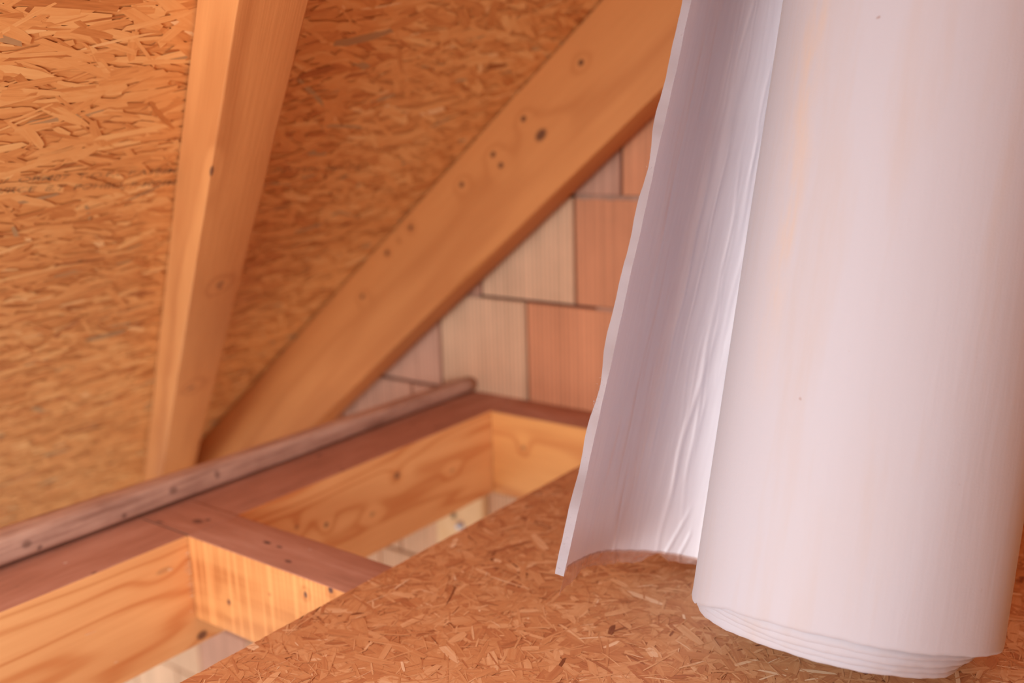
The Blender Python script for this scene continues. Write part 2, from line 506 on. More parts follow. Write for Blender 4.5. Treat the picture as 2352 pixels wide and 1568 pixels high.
JD = 0.15
def cross(name, y0, y1, depth, mats, label, x1=2.2):
    # local X = +X world from the eaves beam, local Y = +Y world
    o = beam(name, frame((XE+0.0015, y0, -depth), (1, 0, 0), (0, 1, 0), (0, 0, 1)), x1-XE, y1-y0, depth, mats, r=0.0025, jit=0.001, top_slot=1)
    # local y axis must stay right handed: (1,0,0)x(0,1,0)=(0,0,1)
    tag(o, label, 'joist')
    return o
kn1 = [(0.095, 0, 0.057, 0.0045, 0.0055, 0.95), (0.284, 0, 0.123, 0.0045, 0.0065, 0.9), (0.340, 0, 0.146, 0.006, 0.006, 0.95), (0.20, 0, 0.10, 0.003, 0.003, 0.3)]
near_m = wood('spruce_joist', (218, 150, 92), (180, 104, 54), kn1, 0.9, (92, 62, 58), offset=(2.1, 1.2, 0.1), saw=0.4, contrast=0.9)
top1 = weathered('weathered_joist', [(0.135, 0.055, JD, 0.010, 0.004, 0.95, (58, 42, 48)), (0.165, 0.055, JD, 0.008, 0.0035, 0.8, (86, 58, 60)),
                                      (0.215, 0.075, JD, 0.004, 0.003, 0.9, (214, 180, 172)), (-0.035, 0.047, JD, 0.014, 0.009, 0.75, (96, 62, 58)), (-0.025, 0.060, JD, 0.006, 0.006, 0.7, (70, 46, 44))])
j1 = cross('floor_joist', 0.916, 1.020, JD, [near_m, top1], 'nearer cross joist with saw marks, running from the long beam under the chipboard sheet')
far_m = wood('spruce_header', (234, 166, 100), (200, 122, 66), [(0.09, 0, 0.125, 0.007, 0.007, 0.6)], 1.0, (120, 76, 56), offset=(4.1, 0.2, 2.1))
j2 = cross('floor_joist', 1.744, WALL_Y-0.002, 0.198, [far_m, top_m], 'far cross joist lying along the foot of the block wall')

# half lap of the joist running over the beam up to the pole, with open saw joints beside it
V = []; F = []; MI = []
for (xa, xb, ya, yb, za, zb, mi) in ((-0.127, 0.002, 0.0035, 0.1005, JD-0.03, JD+0.0009, 1), (-0.127, 0.0, 0.0012, 0.0035, JD-0.01, JD+0.0003, 2), (-0.127, 0.0, 0.1005, 0.1024, JD-0.01, JD+0.0003, 2)):
    v, f = box_verts(xa, xb, ya, yb, za, zb); b = len(V); V += v; F += [tuple(q+b for q in ff) for ff in f]; MI += [mi]*6
lap = mesh_obj('half_lap', V, F, [near_m, top1, plain('open_joint', (84, 54, 46), 0.95, 0.05)], j1, MI)
# splintered saw cuts where the near joist meets the beam
V = []; F = []
for i in range(11):
    z = -0.028-0.0078*i*1.0+random.uniform(-0.002, 0.002)
    if 5 < i < 6: continue
    a = random.uniform(0.007, 0.015); hh = random.uniform(0.0012, 0.0026)
    b = len(V); y = 0.9155
    V += [(XE+0.0006, y-a, z-hh*0.3+random.uniform(-.002, .002)), (XE+0.0025, y, z-hh), (XE+0.0025, y, z+hh), (XE+0.003, y-a*0.4, z+hh*0.4)]
    F += [(b, b+1, b+2, b+3)]
def eaves_px(u, v_):
    r = right*((u-1176)/F_PX)+down*((v_-784)/F_PX)+fwd
    t = (XE-CAM.x)/r.x; return CAM+r*t
for (u0, v0, u1, v1, hw) in ((195, 1458, 221, 1447, 0.0011), (262, 1521, 271, 1518, 0.0016), (436, 1404, 441, 1402, 0.0016), (385, 1308, 396, 1306, 0.0022)):
    a = eaves_px(u0, v0); c = eaves_px(u1, v1); b = len(V)
    V += [(XE+0.0004, a.y, a.z-hw), (XE+0.0004, c.y, c.z-hw*0.6), (XE+0.0014, c.y, c.z+hw*0.6), (XE+0.0014, a.y, a.z+hw)]
    F += [(b, b+1, b+2, b+3)]
sp = mesh_obj('splinters', V, F, plain('raw_splinter', (246, 206, 166), 0.7, 0.2)); sp.parent = eb
sp.matrix_parent_inverse = eb.matrix_world.inverted()

# round pole on the outer half of the eaves beam
def pole():
    n = 60; seg = 20; V = []; F = []
    y0, y1 = 0.15, WALL_Y-0.004
    for i in range(n+1):
        t = i/n; y = y0+(y1-y0)*t
        hgt = 0.064*(1-t)+0.036*t if False else 0.0
        # measured heights: 0.053 m near, 0.033 m far
        hh = 0.060-0.027*t
        r = hh/2
        for q in range(seg):
            a = 2*math.pi*q/seg
            wob = 1+0.03*math.sin(3*a+t*7)+0.015*math.sin(5*a-t*19)
            # flattened front face, rounded back and top
            cx = -1.497-r*1.15; cz = r
            X = cx+math.copysign(abs(math.cos(a))**0.62, math.cos(a))*r*1.15*wob; Z = cz+math.copysign(abs(math.sin(a))**0.85, math.sin(a))*r*wob
            Z = max(Z, 0.0005)
            V.append((X, y, Z+0.0022))
    for i in range(n):
        for q in range(seg):
            F.append((i*seg+q, i*seg+(q+1) % seg, (i+1)*seg+(q+1) % seg, (i+1)*seg+q))
    F.append(tuple(range(seg))); F.append(tuple(range(n*seg, (n+1)*seg))[::-1])
    k = NT('old_bark_stripped_wood')
    tc = k.n('ShaderNodeTexCoord').outputs['Object']
    a = k.noise(k.mapping(tc, scale=(60, 3, 60)), 1.0, 4, 0.65)
    b = k.noise(k.mapping(tc, scale=(18, 9, 18), loc=(2, 2, 2)), 1.0, 3, 0.6)
    f_ = k.math('ADD', k.math('MULTIPLY', a, 0.6), k.math('MULTIPLY', b, 0.4))
    col = k.ramp(f_, [(0.34, srgb(160, 124, 112)), (0.52, srgb(206, 172, 158)), (0.68, srgb(228, 200, 186))])
    for (y, z, aa, bb) in ((0.715, 0.030, 0.010, 0.008), (0.735, 0.016, 0.006, 0.006), (0.985, 0.030, 0.011, 0.008), (0.885, 0.017, 0.006, 0.006), (1.08, 0.03, 0.007, 0.01)):
        sub = k.mapping(tc, scale=(0, 1/aa, 1/bb), loc=(0, -y/aa, -z/bb))
        ln = k.n('ShaderNodeVectorMath', operation='LENGTH'); k.l(sub, ln.inputs[0])
        mk = k.n('ShaderNodeMapRange'); mk.interpolation_type = 'SMOOTHSTEP'
        k.l(ln.outputs['Value'], mk.inputs[0]); mk.inputs[1].default_value = 1.2; mk.inputs[2].default_value = 0.3
        mk.inputs[3].default_value = 0; mk.inputs[4].default_value = 0.55
        col = k.mix(mk.outputs[0], col, srgb(78, 50, 44))
    k.l(col, k.b.inputs['Base Color']); k.b.inputs['Roughness'].default_value = 0.75
    k.b.inputs['Specular IOR Level'].default_value = 0.2
    k.bump(a, 0.6, 0.003)
    o = mesh_obj('wooden_pole', V, F, k.m)
    bm = bmesh.new(); bm.from_mesh(o.data); bmesh.ops.recalc_face_normals(bm, faces=bm.faces); bm.to_mesh(o.data); bm.free()
    smooth(o)
    tag(o, 'long weathered greyish brown pole lying on the long floor beam', 'pole')
pole()

# ---- gable rafter (diagonal in front of the block wall)
RAF_M = (0.6, 1.0)
def raf_loc(u, v_, yf=1.74):
    """local coords (along RD, depth) of the point of the front face seen at pixel u, v_"""
    r = right*((u-1176)/F_PX)+down*((v_-784)/F_PX)+fwd
    t = (yf-CAM.y)/r.y; P = CAM+r*t
    q = P-Vector((RB.x, yf, RB.z))
    return q.dot(RD), q.dot(RN)
holes = [(1202, 272), (1132, 354), (1150, 379), (1060, 423), (943, 522), (889, 580), (832, 680), (1334, 143)]
bigk = [(1242, 309)]
X0 = -0.62
kn = []
for (u, v_) in holes:
    s_, d_ = raf_loc(u, v_); kn.append((s_-X0, 0, d_, 0.0085, 0.0065, 0.95))
s_, d_ = raf_loc(*bigk[0]); kn.append((s_-X0, 0, d_, 0.019, 0.012, 0.85))
s_, d_ = raf_loc(916, 552); kn.append((s_-X0, 0, d_, 0.004, 0.004, 0.5))
raf_m = wood('spruce_rafter', (212, 140, 82), (174, 98, 48), kn, 0.55, (84, 48, 34), offset=(1.3, 5.2, 0.4), contrast=0.55)
# local X along RD, local Y = +Y, local Z = RN*-1 ... choose Z so the frame is right handed: RD x Y = ?
# RD x (0,1,0) = (-0.627,0,0.779) = -RN  -> use local Y = -Y world measured from the back face
raf = beam('rafter', frame(Vector((RB.x, 1.825, RB.z))+RD*X0+RN*0.0008, tuple(RD), (0, -1, 0), tuple(RN)), 3.3, 0.085, 0.216,
           [raf_m], r=0.004, jit=0.0012,
           wane=lambda c, x: (0.016*math.exp(-((x-(raf_loc(1095, 655)[0]-X0))/0.07)**2) + 0.02*max(0, 1-(x/1.1))) if c == 1 else 0)
# knots were given for y = 0 (front face): in this frame the front face is y = W
for nd in raf_m.node_tree.nodes:
    if nd.type == 'MAPPING' and nd.inputs['Scale'].default_value[0] > 50 and abs(nd.inputs['Location'].default_value[1]) < 1e-6:
        nd.inputs['Location'].default_value[1] = -0.085*nd.inputs['Scale'].default_value[1]
tag(raf, 'broad diagonal rafter with nail holes, in front of the block wall', 'rafter')

# ---- skewed brace under the sheathing
D1 = Vector((-0.72249, 0.37335, -0.58191)).normalized()
LAT = D1.cross(RN).normalized()
def on_roof(u, v_, off=0.0):
    r = right*((u-1176)/F_PX)+down*((v_-784)/F_PX)+fwd
    P0 = RB+RN*off
    t = (P0-CAM).dot(RN)/r.dot(RN)
    return CAM+r*t
P0 = on_roof(450, 0)
BS = P0-D1*0.55
def br_loc(u, v_):
    P = on_roof(u, v_, 0.09)-BS
    return (P.dot(D1), -P.dot(LAT), 0.09)
def br_side(u, v_):
    # side face: plane through BS spanned by D1, RN
    r = right*((u-1176)/F_PX)+down*((v_-784)/F_PX)+fwd
    t = (BS-CAM).dot(LAT)/r.dot(LAT); P = CAM+r*t-BS
    return (P.dot(D1), 0.0, P.dot(RN))
kn = [br_loc(505, 651)+(0.012, 0.010, 0.5), br_loc(438, 890)+(0.012, 0.012, 0.6), br_loc(486, 392)+(0.016, 0.004, 0.8), br_loc(505, 660)+(0.005, 0.005, 0.7)]
br_m = wood('spruce_brace', (226, 156, 96), (186, 112, 60), kn, 0.5, (104, 66, 50), offset=(7.3, 0.2, 3.4), contrast=0.7)
# frame must be right handed: D1 x (-LAT) = ?
yv = -LAT; zv = D1.cross(yv)
flip = zv.dot(RN) < 0
LB = (on_roof(325, 1130)-BS).length+0.10
if not flip:
    brace = beam('roof_brace', frame(BS+RN*0.0008, tuple(D1), tuple(yv), tuple(RN)), LB, 0.103, 0.09, [br_m], r=0.003, jit=0.001)
else:
    # mirrored frame: start at the other long side
    brace = beam('roof_brace', frame(BS+yv*0.103+RN*0.0008, tuple(D1), tuple(-yv), tuple(RN)), LB, 0.103, 0.09, [br_m], r=0.003, jit=0.001)
    for nd in br_m.node_tree.nodes:
        if nd.type == 'MAPPING' and nd.inputs['Scale'].default_value[0] > 50:
            s = nd.inputs['Scale'].default_value[1]; l = nd.inputs['Location'].default_value[1]
            nd.inputs['Location'].default_value[1] = -(0.103-(-l/s))*s
tag(brace, 'steep squared timber fixed across the roof chipboard, left of the broad rafter', 'brace')

# stamps: two rows left of the brace, one to the right of it
def stamp_px(txt, u0, v0, u1, v1, capheight):
    a = ROOFM.inverted() @ on_roof(u0, v0); b = ROOFM.inverted() @ on_roof(u1, v1)
    o = stamp(txt, a.x, a.y, capheight/0.70)
    wd = max(v.co.x for v in o.data.vertices)
    o.matrix_local = Matrix.Translation((a.x, a.y, 0.0024)) @ Matrix.Rotation(math.atan2(b.y-a.y, b.x-a.x), 4, 'Z') @ Matrix.Diagonal(((b-a).length/wd, 1, 1, 1))
    return o
stamp_px('A,:/  OBM87  T.O.F.-  P.A388M', -40, 424, 402, 396, 0.0125)
stamp_px('M/RCE  E.T  POHBO  R.3004M', -30, 445, 400, 424, 0.0125)
stamp_px('AP/+EN  MP-CB', 625, 394, 826, 389, 0.0105)

# ---- chipboard sheet on the joists
osb_floor = osb('floor_chipboard', [(0.0, (136, 80, 52)), (0.22, (196, 128, 86)), (0.5, (218, 156, 108)), (0.8, (236, 184, 138)), (1.0, (250, 214, 178))], 0.4)
XB = -0.970
v, f = box_verts(XB, 1.9, -0.7, 1.852, 0.0002, 0.0178)
sheet = mesh_obj('chipboard_sheet', v, f, osb_floor); add_attr_plain(sheet, 0.35)
def vis(x, y): return (y > 0.35) & (y < 1.85)
MF = lambda z: Matrix.Translation((0, 0, z))
reg = (XB, 0.35, 0.35, 1.85)
A = strands('flakes', reg, 5200, 0.05, 0.13, 0.010, 0.030, 0.9, MF(0.0180), osb_floor, tones=(0.48, 0.13), hmax=0.0004, main=0.25, tilt=0.25)
Am = strands('flakes', reg, 9000, 0.025, 0.085, 0.002, 0.015, 1.1, MF(0.0182), osb_floor, tones=(0.5, 0.17), hmax=0.0005, main=0.4, tilt=0.35)
Bf = strands('flakes', reg, 9000, 0.008, 0.045, 0.0006, 0.0035, 1.3, MF(0.0184), osb_floor, tones=(0.56, 0.17), hmax=0.0005, tilt=0.4)
join_into(sheet, [A, Am, Bf])
tag(sheet, 'chipboard floor sheet lying on the joists under the white roll', 'board')

# ---- pieces seen on the lower wall through the far bay
plank_m = wood('pale_plank', (240, 204, 160), (222, 176, 124), [(0.266, 0.060, 0, 0.012, 0.010, 0.9)], 0.8, offset=(1, 2, 3), contrast=0.6)
pl = beam('wooden_plank', frame((-1.632, WALL_Y-0.026, -0.60), (0, 0, 1), (1, 0, 0), (0, 1, 0)), 0.36, 0.155, 0.024, [plank_m], r=0.002, jit=0.0005)
tag(pl, 'pale upright plank fixed to the block wall below the far joist', 'plank')
def bolt():
    V = []; F = []; seg = 20
    for (rr, yy) in ((0.0105, 0), (0.0105, -0.004), (0.0065, -0.004), (0.0065, -0.014), (0.0055, -0.0155), (0, -0.0155)):
        for q in range(seg):
            a = 2*math.pi*q/seg; V.append((rr*math.cos(a), yy, rr*math.sin(a)))
    for l_ in range(5):
        for q in range(seg): F.append((l_*seg+q, l_*seg+(q+1) % seg, (l_+1)*seg+(q+1) % seg, (l_+1)*seg+q))
    o = mesh_obj('bolt', V, F, plain('zinc', (200, 205, 225), 0.3, 0.5, metallic=0.7))
    smooth(o)
    return o
b_ = bolt(); b_.location = (-1.548, WALL_Y-0.0262, -0.356)
tag(b_, 'small shiny bolt head on the pale plank under the far joist', 'bolt')

# ================================================================== ROLL
ac = Vector((0.1527, -0.988, 0.0)).normalized()
def cam2w(c): return right*c[0]+down*c[1]+fwd*c[2]
AX = cam2w(ac); UU = cam2w((-ac[1], ac[0], 0)); WW = -fwd
Z0 = 1.168
uc = Vector((-ac[1], ac[0], 0))
th1 = math.atan2(Vector(((1587-1176)/F_PX, (1367-784)/F_PX, 1)).dot(uc), 1)
th2 = math.atan2(Vector(((2304-1176)/F_PX, (1500-784)/F_PX, 1)).dot(uc), 1)
mid, half = (th1+th2)/2, (th2-th1)/2
dd = Z0/math.cos(mid); RR = dd*math.sin(half); lat = dd*math.sin(mid)
B0 = Vector(((1945-1176)/F_PX*Z0, (1436-784)/F_PX*Z0, Z0))
Bc = uc*lat + ac*(B0.dot(ac)) + Vector((0, 0, Z0))
BASE = CAM+cam2w(Bc)
RK = RR/0.17654
ROLLM = frame(BASE, tuple(UU), tuple(-WW), tuple(AX))     # local x = right, y = away from camera, z = up the roll
assert abs(ROLLM.to_3x3().determinant()-1) < 1e-3, ROLLM.to_3x3().determinant()
root = bpy.data.objects.new('insulation_roll', None); COL.objects.link(root)
root.matrix_world = ROLLM
root.empty_display_size = 0.1
tag(root, 'large white felt roll leaning on the chipboard sheet, loose end hanging open', 'insulation roll')
LEN = 1.12

def translucent(k, fac, col):
    t = k.n('ShaderNodeBsdfTranslucent'); t.inputs[0].default_value = srgb(*col)
    mx = k.n('ShaderNodeMixShader'); mx.inputs[0].default_value = fac
    k.l(k.b.outputs[0], mx.inputs[1]); k.l(t.outputs[0], mx.inputs[2]); k.l(mx.outputs[0], k.out.inputs[0])

def fleece(name='white_fleece', thin=False):
    k = NT(name)
    tc = k.n('ShaderNodeTexCoord').outputs['Object']
    a = k.noise(tc, 420, 3, 0.6)
    fib = k.noise(k.mapping(tc, scale=(90, 90, 9)), 1.0, 3, 0.6)
    st = k.noise(k.mapping(tc, scale=(16, 16, 1.6), loc=(2.3, 0.4, 0.9)), 1.0, 4, 0.65)
    st2 = k.noise(k.mapping(tc, scale=(5, 5, 3), loc=(0.3, 4.4, 0.9)), 1.0, 3, 0.6)
    col = k.mix(k.ramp(st, [(0.50, 0.0), (0.78, 0.45)]), srgb(187, 183, 193), srgb(186, 164, 152))
    col = k.mix(k.ramp(st2, [(0.52, 0.0), (0.80, 0.16)]), col, srgb(192, 170, 158))
    # a yellowish water stain running down the left of the roll
    sep = k.n('ShaderNodeSeparateXYZ'); k.l(tc, sep.inputs[0])
    xx = k.math('ADD', sep.outputs[0], k.math('MULTIPLY', k.math('SUBTRACT', k.noise(k.mapping(tc, scale=(2, 2, 6)), 1.0, 2, 0.5), 0.5), 0.02))
    band = k.math('POWER', 2.718, k.math('MULTIPLY', k.math('POWER', k.math('ADD', xx, 0.152), 2), -12000.0))
    zf = k.n('ShaderNodeMapRange'); k.l(sep.outputs[2], zf.inputs[0])
    zf.inputs[1].default_value = 0.22; zf.inputs[2].default_value = 0.42; zf.inputs[3].default_value = 0; zf.inputs[4].default_value = 1
    patch = k.ramp(k.noise(k.mapping(tc, scale=(60, 60, 12), loc=(1, 1, 1)), 1.0, 3, 0.6), [(0.35, 0.15), (0.65, 1.0)])
    fz = k.math('MULTIPLY', k.math('MULTIPLY', band, zf.outputs[0]), k.math('MULTIPLY', patch, 0.27))
    col = k.mix(fz, col, srgb(224, 176, 116))
    sp = k.noise(k.mapping(tc, loc=(9, 9, 9)), 70, 1, 0.4)
    col = k.mix(k.ramp(sp, [(0.80, 0.0), (0.85, 0.5)]), col, srgb(150, 110, 96))
    k.l(col, k.b.inputs['Base Color'])
    k.b.inputs['Roughness'].default_value = 0.9
    k.b.inputs['Specular IOR Level'].default_value = 0.15
    k.b.inputs['Sheen Weight'].default_value = 0.15
    k.bump(k.math('ADD', k.math('MULTIPLY', a, 0.4), k.math('ADD', fib, k.math('MULTIPLY', st, 1.2))), 0.25, 0.0012)
    if thin: translucent(k, 0.35, (244, 238, 240))
    return k.m
FLEECE = fleece(); FLEECE_THIN = fleece('thin_fleece', True)

def film(name='inner_film'):
    k = NT(name)
    tc = k.n('ShaderNodeTexCoord').outputs['Object']
    uv = k.n('ShaderNodeAttribute', attribute_name='sheet').outputs['Vector']
    a = k.noise(k.mapping(uv, scale=(22, 2.4, 1)), 1.0, 2, 0.5, 0.8)
    b = k.noise(k.mapping(uv, scale=(160, 10, 1), loc=(3, 3, 0)), 1.0, 2, 0.5)
    ridg = k.math('SUBTRACT', 1.0, k.math('ABSOLUTE', k.math('MULTIPLY_ADD', a, 2.0, -1.0)))
    ridg = k.math('POWER', ridg, 14.0)
    hgt = k.math('ADD', k.math('MULTIPLY', a, 0.35), k.math('ADD', k.math('MULTIPLY', b, 0.02), k.math('MULTIPLY', ridg, 0.10)))
    col = k.ramp(b, [(0.3, srgb(238, 230, 240)), (0.7, srgb(244, 237, 246))])
    k.l(col, k.b.inputs['Base Color'])
    k.b.inputs['Roughness'].default_value = 0.42
    k.b.inputs['Specular IOR Level'].default_value = 0.5
    k.bump(hgt, 0.45, 0.004)
    return k.m
FILM = film()

# winding: inner layers step downwards out of the outermost wrap
def interp(phi, tab):
    xs = [t[0] for t in tab]; ys = [t[1] for t in tab]
    return float(np.interp(phi, xs, ys))
outer_tab = [(-180, -0.002), (-90, -0.002), (-20, 0.0), (10, 0.008), (28, 0.0165), (42, 0.021), (78, 0.0225), (108, 0.0218), (136, 0.0192), (154, 0.015), (170, 0.004), (180, -0.001)]
# phi: 0 = right, 90 = towards the camera
def layer(name, r_out, r_in, tab, top, matl, label=None, n=180, jit=0.0004, seedp=0.0):
    V = []; F = []; MI = []
    zs = [0, 0.0015, 0.004, 0.012, 0.03, 0.08, 0.2, 0.4, 0.7, 1.0]
    nz = len(zs)
    for i in range(n):
        phi = -180+360*i/n
        a = math.radians(phi)
        s = tab(phi)+jit*math.sin(a*7+seedp)+jit*0.8*math.sin(a*17+2*seedp)+jit*0.6*math.sin(a*41+seedp*3)
        # inner edge
        prof = [(r_in, s+0.0025)]
        for j, z in enumerate(zs):
            rr = r_out-(0.0022 if j == 0 else 0.0006 if j == 1 else 0)
            rr += 0.0009*math.sin(3*a+seedp)*(1 if j > 2 else 0.6)+0.0005*math.sin(9*a+z*5)
            prof.append((rr, s+z*(top-s)))
        prof.append((r_in, top))
        for (rr, z) in prof:
            V.append((rr*math.cos(a), -rr*math.sin(a), z))
    m_ = nz+2
    for i in range(n):
        i2 = (i+1) % n
        for j in range(m_-1):
            F.append((i*m_+j, i2*m_+j, i2*m_+j+1, i*m_+j+1))
    o = mesh_obj(name, V, F, matl, root)
    bm = bmesh.new(); bm.from_mesh(o.data); bmesh.ops.recalc_face_normals(bm, faces=bm.faces); bm.to_mesh(o.data); bm.free()
    smooth(o); o.data.set_sharp_from_angle(angle=math.radians(60))
    return o
TH = 0.0055
layer('outer_wrap', RR, RR-TH, lambda p: RK*interp(p, outer_tab), LEN, FLEECE)
steps = [(0.0110, 0.0120, 0.0080), (0.0035, 0.0160, 0.0100), (-0.0040, 0.0215, 0.0140), (-0.0115, 0.0255, 0.0165)]
for i, (s0, dec, shx) in enumerate(steps):
    def tb(p, s0=s0, i=i):
        q = interp(p, outer_tab)
        return RK*min(q-0.0018*(i+1), s0 + 0.0012*math.sin(math.radians(p)*2+i))
    lo_ = layer('inner_layer', RR-dec*RK, RR-dec*RK-TH, tb, LEN+0.004*i, FLEECE, seedp=1.3*i+0.7)
    lo_.location = (-shx*RK, 0, 0)
# the wound core closing the bottom, a spiral of sheet edges
def core():
    V = []; F = []
    r0 = RR-0.0255*RK-TH; turns = 16; n = turns*48
    def P(i):
        t = i/n; a = 2*math.pi*turns*t; r = 0.03+(r0-0.03)*t
        return a, r
    for i in range(n+1):
        a, r = P(i); th = (r0-0.03)/turns
        for (dr, z) in ((0, -0.003), (th*0.3, -0.0065), (th*0.75, -0.0065), (th*0.98, -0.003)):
            V.append(((r+dr-th)*math.cos(a)-0.0165*RK, -(r+dr-th)*math.sin(a), RK*(z-0.004)))
    for i in range(n):
        for j in range(3):
            F.append((i*4+j, (i+1)*4+j, (i+1)*4+j+1, i*4+j+1))
    # top cap disc
    o = mesh_obj('wound_core', V, F, FLEECE, root); smooth(o)
    bm = bmesh.new(); bm.from_mesh(o.data); bmesh.ops.recalc_face_normals(bm, faces=bm.faces); bm.to_mesh(o.data); bm.free()
core()

# ---- loose end of the sheet
K = RK
# plan of the film side in the roll's section, x right / y towards the camera, from the roll to the cut edge
low = [(0.080, -0.150), (0.02, -0.187), (-0.06, -0.232), (-0.127, -0.268), (-0.170, -0.272), (-0.205, -0.262), (-0.235, -0.243), (-0.258, -0.224), (-0.280, -0.190), (-0.299, -0.151),
       (-0.314, -0.112), (-0.325, -0.075), (-0.331, -0.041)]
top_ = [(0.080, -0.150), (0.03, -0.178), (-0.04, -0.208), (-0.10, -0.228), (-0.14, -0.232), (-0.172, -0.226), (-0.200, -0.212), (-0.222, -0.194), (-0.242, -0.166), (-0.258, -0.136),
        (-0.271, -0.106), (-0.281, -0.076), (-0.289, -0.046)]
def catmull(pts, n):
    pts = [np.array(p_, float)*K for p_ in pts]
    P = [2*pts[0]-pts[1]]+pts+[2*pts[-1]-pts[-2]]
    out = []
    m_ = len(pts)-1
    for i in range(n+1):
        t = i/n*m_; j = min(int(t), m_-1); u = t-j
        p0, p1, p2, p3 = P[j], P[j+1], P[j+2], P[j+3]
        out.append(0.5*((2*p1)+(-p0+p2)*u+(2*p0-5*p1+4*p2-p3)*u*u+(-p0+3*p1-3*p2+p3)*u**3))
    out = np.array(out)
    # even spacing
    d = np.r_[0, np.cumsum(np.linalg.norm(np.diff(out, axis=0), axis=1))]
    tt = np.linspace(0, d[-1], n+1)
    return np.stack([np.interp(tt, d, out[:, 0]), np.interp(tt, d, out[:, 1])], 1), d[-1]
NT_, NS = 520, 150
cl, Ll = catmull(low, NT_); ct, Lt = catmull(top_, NT_)
FT = 0.0105
ridges = []
rr_ = np.random.default_rng(11)
for i in range(44):
    # (centre along the sheet, drift, start height, length, height, width, phase)
    ridges.append((rr_.uniform(0.40, 0.86), rr_.uniform(-0.05, 0.10), rr_.uniform(0.0, 0.75), rr_.uniform(0.08, 0.42), rr_.uniform(0.0003, 0.0009), rr_.uniform(0.0016, 0.0034), rr_.uniform(0, 6.28)))
for i in range(8):
    ridges.append((rr_.uniform(0.42, 0.85), rr_.uniform(-0.1, 0.1), rr_.uniform(0.0, 0.3), rr_.uniform(0.3, 0.7), rr_.uniform(0.0010, 0.0020), rr_.uniform(0.008, 0.016), rr_.uniform(0, 6.28)))
ridges += [(0.475, -0.50, 0.0, 0.075, 0.0022, 0.0030, 1.0), (0.445, -0.45, 0.0, 0.04, 0.0020, 0.0025, 2.0), (0.50, -0.02, 0.0, 0.40, 0.0022, 0.0042, 0.5),
           (0.64, 0.22, 0.0, 0.16, 0.0014, 0.0034, 2.5), (0.58, 0.05, 0.02, 0.55, 0.0012, 0.0034, 4.0), (0.69, 0.02, 0.05, 0.4, 0.0009, 0.003, 5.0)]
def sheet_disp(t, s):
    h = 0
    for (t0, sl, s0, ln, am, wd, ph) in ridges:
        if s < s0 or s > s0+ln: continue
        e = math.sin(math.pi*min(1, max(0, (s-s0+0.02)/(ln+0.02))))**0.7
        c = t0+sl*(s-s0)+0.006*math.sin(s*14+ph)+0.003*math.sin(s*41+ph*2)
        x = (t-c)*0.58/wd
        if abs(x) < 4: h += am*e*math.exp(-x*x)*(1-0.35*x)
    h += 0.0012*math.sin(t*31+s*3)*math.sin(s*5+1)
    return h
def flap():
    top = LEN
    inner = np.zeros((NT_+1, NS+1, 3)); outer = np.zeros((NT_+1, NS+1, 3))
    ss = np.linspace(0, 1, NS+1)**1.35
    for i in range(NT_+1):
        t = i/NT_
        for j in range(NS+1):
            s = ss[j]
            z0 = 0.0005+0.0006*math.sin(t*30)+0.0003*math.sin(t*143)
            # lower left corner sags a little
            z0 -= 0.002*K*max(0, (t-0.9)/0.1)**2
            z = z0+s*(top-z0)
            w_ = min(1.0, max(0.0, z/0.62))
            w_ = min(1.25, z/0.62) if z > 0 else 0
            p_ = cl[i]*(1-w_)+ct[i]*w_
            ia, ib = max(0, i-1), min(NT_, i+1)
            tg = (cl[ib]-cl[ia])*(1-w_)+(ct[ib]-ct[ia])*w_; tg /= np.linalg.norm(tg)
            nrm = np.array([-tg[1], tg[0]])     # left of travel
            # film side faces the camera / the roll
            if nrm @ np.array([0.7, 0.7]) < 0: nrm = -nrm
            edge = max(0, (t-0.93)/0.07)
            h = sheet_disp(t, s*top)*(1-edge) if 0.2 < t else 0
            # ragged, slightly wavy cut edge
            wav = (0.0022*math.sin(z*37+1)+0.0016*math.sin(z*83+2)+0.0009*math.sin(z*190))
            wav2 = (0.0018*math.sin(z*31+4)+0.0016*math.sin(z*71+1)+0.001*math.sin(z*230+2))
            pi = p_+nrm*h+tg*wav*edge
            thick = FT*(1.0+0.12*math.sin(z*23)+0.08*math.sin(z*67+2)*edge)
            po = p_-nrm*thick+tg*wav2*edge-nrm*0.0012*math.sin(z*47)*edge
            inner[i, j] = (pi[0], -pi[1], z); outer[i, j] = (po[0], -po[1], z+0.001)
    V = []; F = []; MI = []; S = []
    def idx(side, i, j): return side*(NT_+1)*(NS+1)+i*(NS+1)+j
    V = np.concatenate([inner.reshape(-1, 3), outer.reshape(-1, 3)])
    tt = np.repeat(np.linspace(0, Ll, NT_+1), NS+1); zz = inner[:, :, 2].reshape(-1)
    S = np.concatenate([np.stack([tt, zz, 0*zz], 1)]*2)
    for i in range(NT_):
        for j in range(NS):
            F.append((idx(0, i, j), idx(0, i+1, j), idx(0, i+1, j+1), idx(0, i, j+1))); MI.append(1)
    for i in range(0, NT_):
        for j in range(NS):
            F.append((idx(1, i, j), idx(1, i, j+1), idx(1, i+1, j+1), idx(1, i+1, j))); MI.append(0)
    for j in range(NS):      # cut edge
        F.append((idx(0, NT_, j), idx(1, NT_, j), idx(1, NT_, j+1), idx(0, NT_, j+1))); MI.append(0)
    for i in range(NT_):     # bottom edge
        F.append((idx(0, i, 0), idx(1, i, 0), idx(1, i+1, 0), idx(0, i+1, 0))); MI.append(0)
    o = mesh_obj('loose_end', V, F, [FLEECE_THIN, FILM], root, MI)
    a = o.data.attributes.new('sheet', 'FLOAT_VECTOR', 'POINT'); a.data.foreach_set('vector', S.ravel())
    smooth(o); o.data.set_sharp_from_angle(angle=math.radians(45))
    return o, inner, ss
fl, inner, ss = flap()
fl['label'] = 'loose end of the sheet with a smooth grey film side and white cut edge'
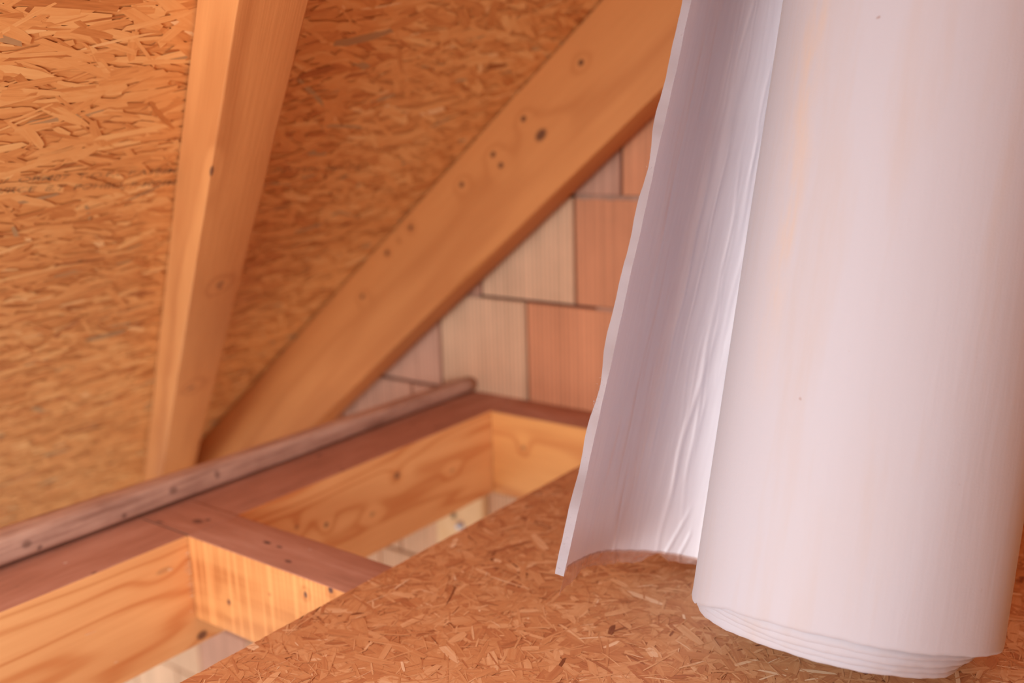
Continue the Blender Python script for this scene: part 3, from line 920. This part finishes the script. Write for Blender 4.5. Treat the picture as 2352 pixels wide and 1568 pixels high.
# subdivided rounded cut edge comes from a tiny fuzzy strip of fibres
def fibres():
    V = []; F = []
    n = 420
    for k_ in range(n):
        z = rr_.uniform(0.0, 0.75)
        j = int(np.searchsorted(inner[NT_, :, 2], z)); j = min(max(j, 1), NS)
        e = inner[NT_, j]
        tgx = (inner[NT_, j]-inner[NT_-6, j]); tgx /= np.linalg.norm(tgx)
        nx = np.array([-tgx[1], tgx[0], 0]);
        if nx[0] > 0: nx = -nx
        base = e+nx*rr_.uniform(0.0, FT*1.05); base[2] = z
        d = tgx*rr_.uniform(0.2, 1)+nx*rr_.normal(0.3, 0.6)+np.array([0, 0, rr_.normal(0, 0.7)]); d /= np.linalg.norm(d)
        L = rr_.uniform(0.0010, 0.0032); up = np.array([0, 0, 1.0]); sd = np.cross(d, up); sd /= max(1e-6, np.linalg.norm(sd))
        w0 = 0.00022
        b = len(V)
        base = base-tgx*0.0018
        V += [base-sd*w0, base+sd*w0, base+up*w0*1.5, base+d*L+rr_.normal(0, 0.0003, 3)]
        F += [(b, b+1, b+3), (b+1, b+2, b+3), (b+2, b, b+3)]
    o = mesh_obj('fibre_fuzz', V, F, FLEECE, fl)
    o['kind'] = 'stuff'
fibres()

# ---- clear film projecting below the felt
def fringe():
    k = NT('clear_fringe')
    tr = k.n('ShaderNodeBsdfTransparent'); tr.inputs[0].default_value = (0.96, 0.88, 0.84, 1)
    mx = k.n('ShaderNodeMixShader')
    uv = k.n('ShaderNodeAttribute', attribute_name='sheet').outputs['Vector']
    a = k.noise(k.mapping(uv, scale=(60, 30, 1)), 1.0, 2, 0.5, 1.0)
    k.l(k.ramp(a, [(0.35, 0.30), (0.7, 0.55)]), mx.inputs[0])
    k.l(tr.outputs[0], mx.inputs[1]); k.l(k.b.outputs[0], mx.inputs[2]); k.l(mx.outputs[0], k.out.inputs[0])
    k.b.inputs['Base Color'].default_value = srgb(214, 176, 164); k.b.inputs['Roughness'].default_value = 0.4
    k.bump(a, 0.5, 0.003)
    V = []; F = []; S = []
    i0 = int(NT_*0.30); nrow = 7
    ln = []
    for i in range(i0, NT_+1):
        t = i/NT_
        dep = float(np.interp(t, [0.3, 0.42, 0.47, 0.50, 0.54, 0.64, 0.72, 0.80, 0.86, 0.91, 0.95, 0.985, 1.0],
                              [0.006, 0.008, 0.009, 0.002, 0.013, 0.018, 0.017, 0.015, 0.017, 0.024, 0.034, 0.028, 0.020]))
        dep += 0.0012*math.sin(t*57+1)+0.0005*math.sin(t*190)
        ln.append(dep)
    for a_, i in enumerate(range(i0, NT_+1)):
        t = i/NT_
        for j in range(nrow):
            u = j/(nrow-1)
            p_ = inner[i, 0].copy()
            p_[2] += 0.003-u*(ln[a_]+0.003)*K
            # curls slightly towards the camera
            p_[1] -= 0.004*u*u*math.sin(t*37)+0.001; p_[0] += 0.003*u*math.sin(t*29+2)
            V.append(p_); S.append((t*0.46, u*0.03, 0))
    n = NT_+1-i0
    for i in range(n-1):
        for j in range(nrow-1):
            b = i*nrow+j; F.append((b, b+1, b+nrow+1, b+nrow))
    o = mesh_obj('film_fringe', V, F, k.m, fl)
    a = o.data.attributes.new('sheet', 'FLOAT_VECTOR', 'POINT'); a.data.foreach_set('vector', np.array(S).ravel())
    smooth(o); o['label'] = 'clear film edge hanging below the felt'
fringe()
bpy.context.view_layer.update()
lo = min((root.matrix_world @ v.co).z for c in root.children for v in c.data.vertices)
print('lowest roll point', lo, 'RR', RR, 'base', tuple(BASE))
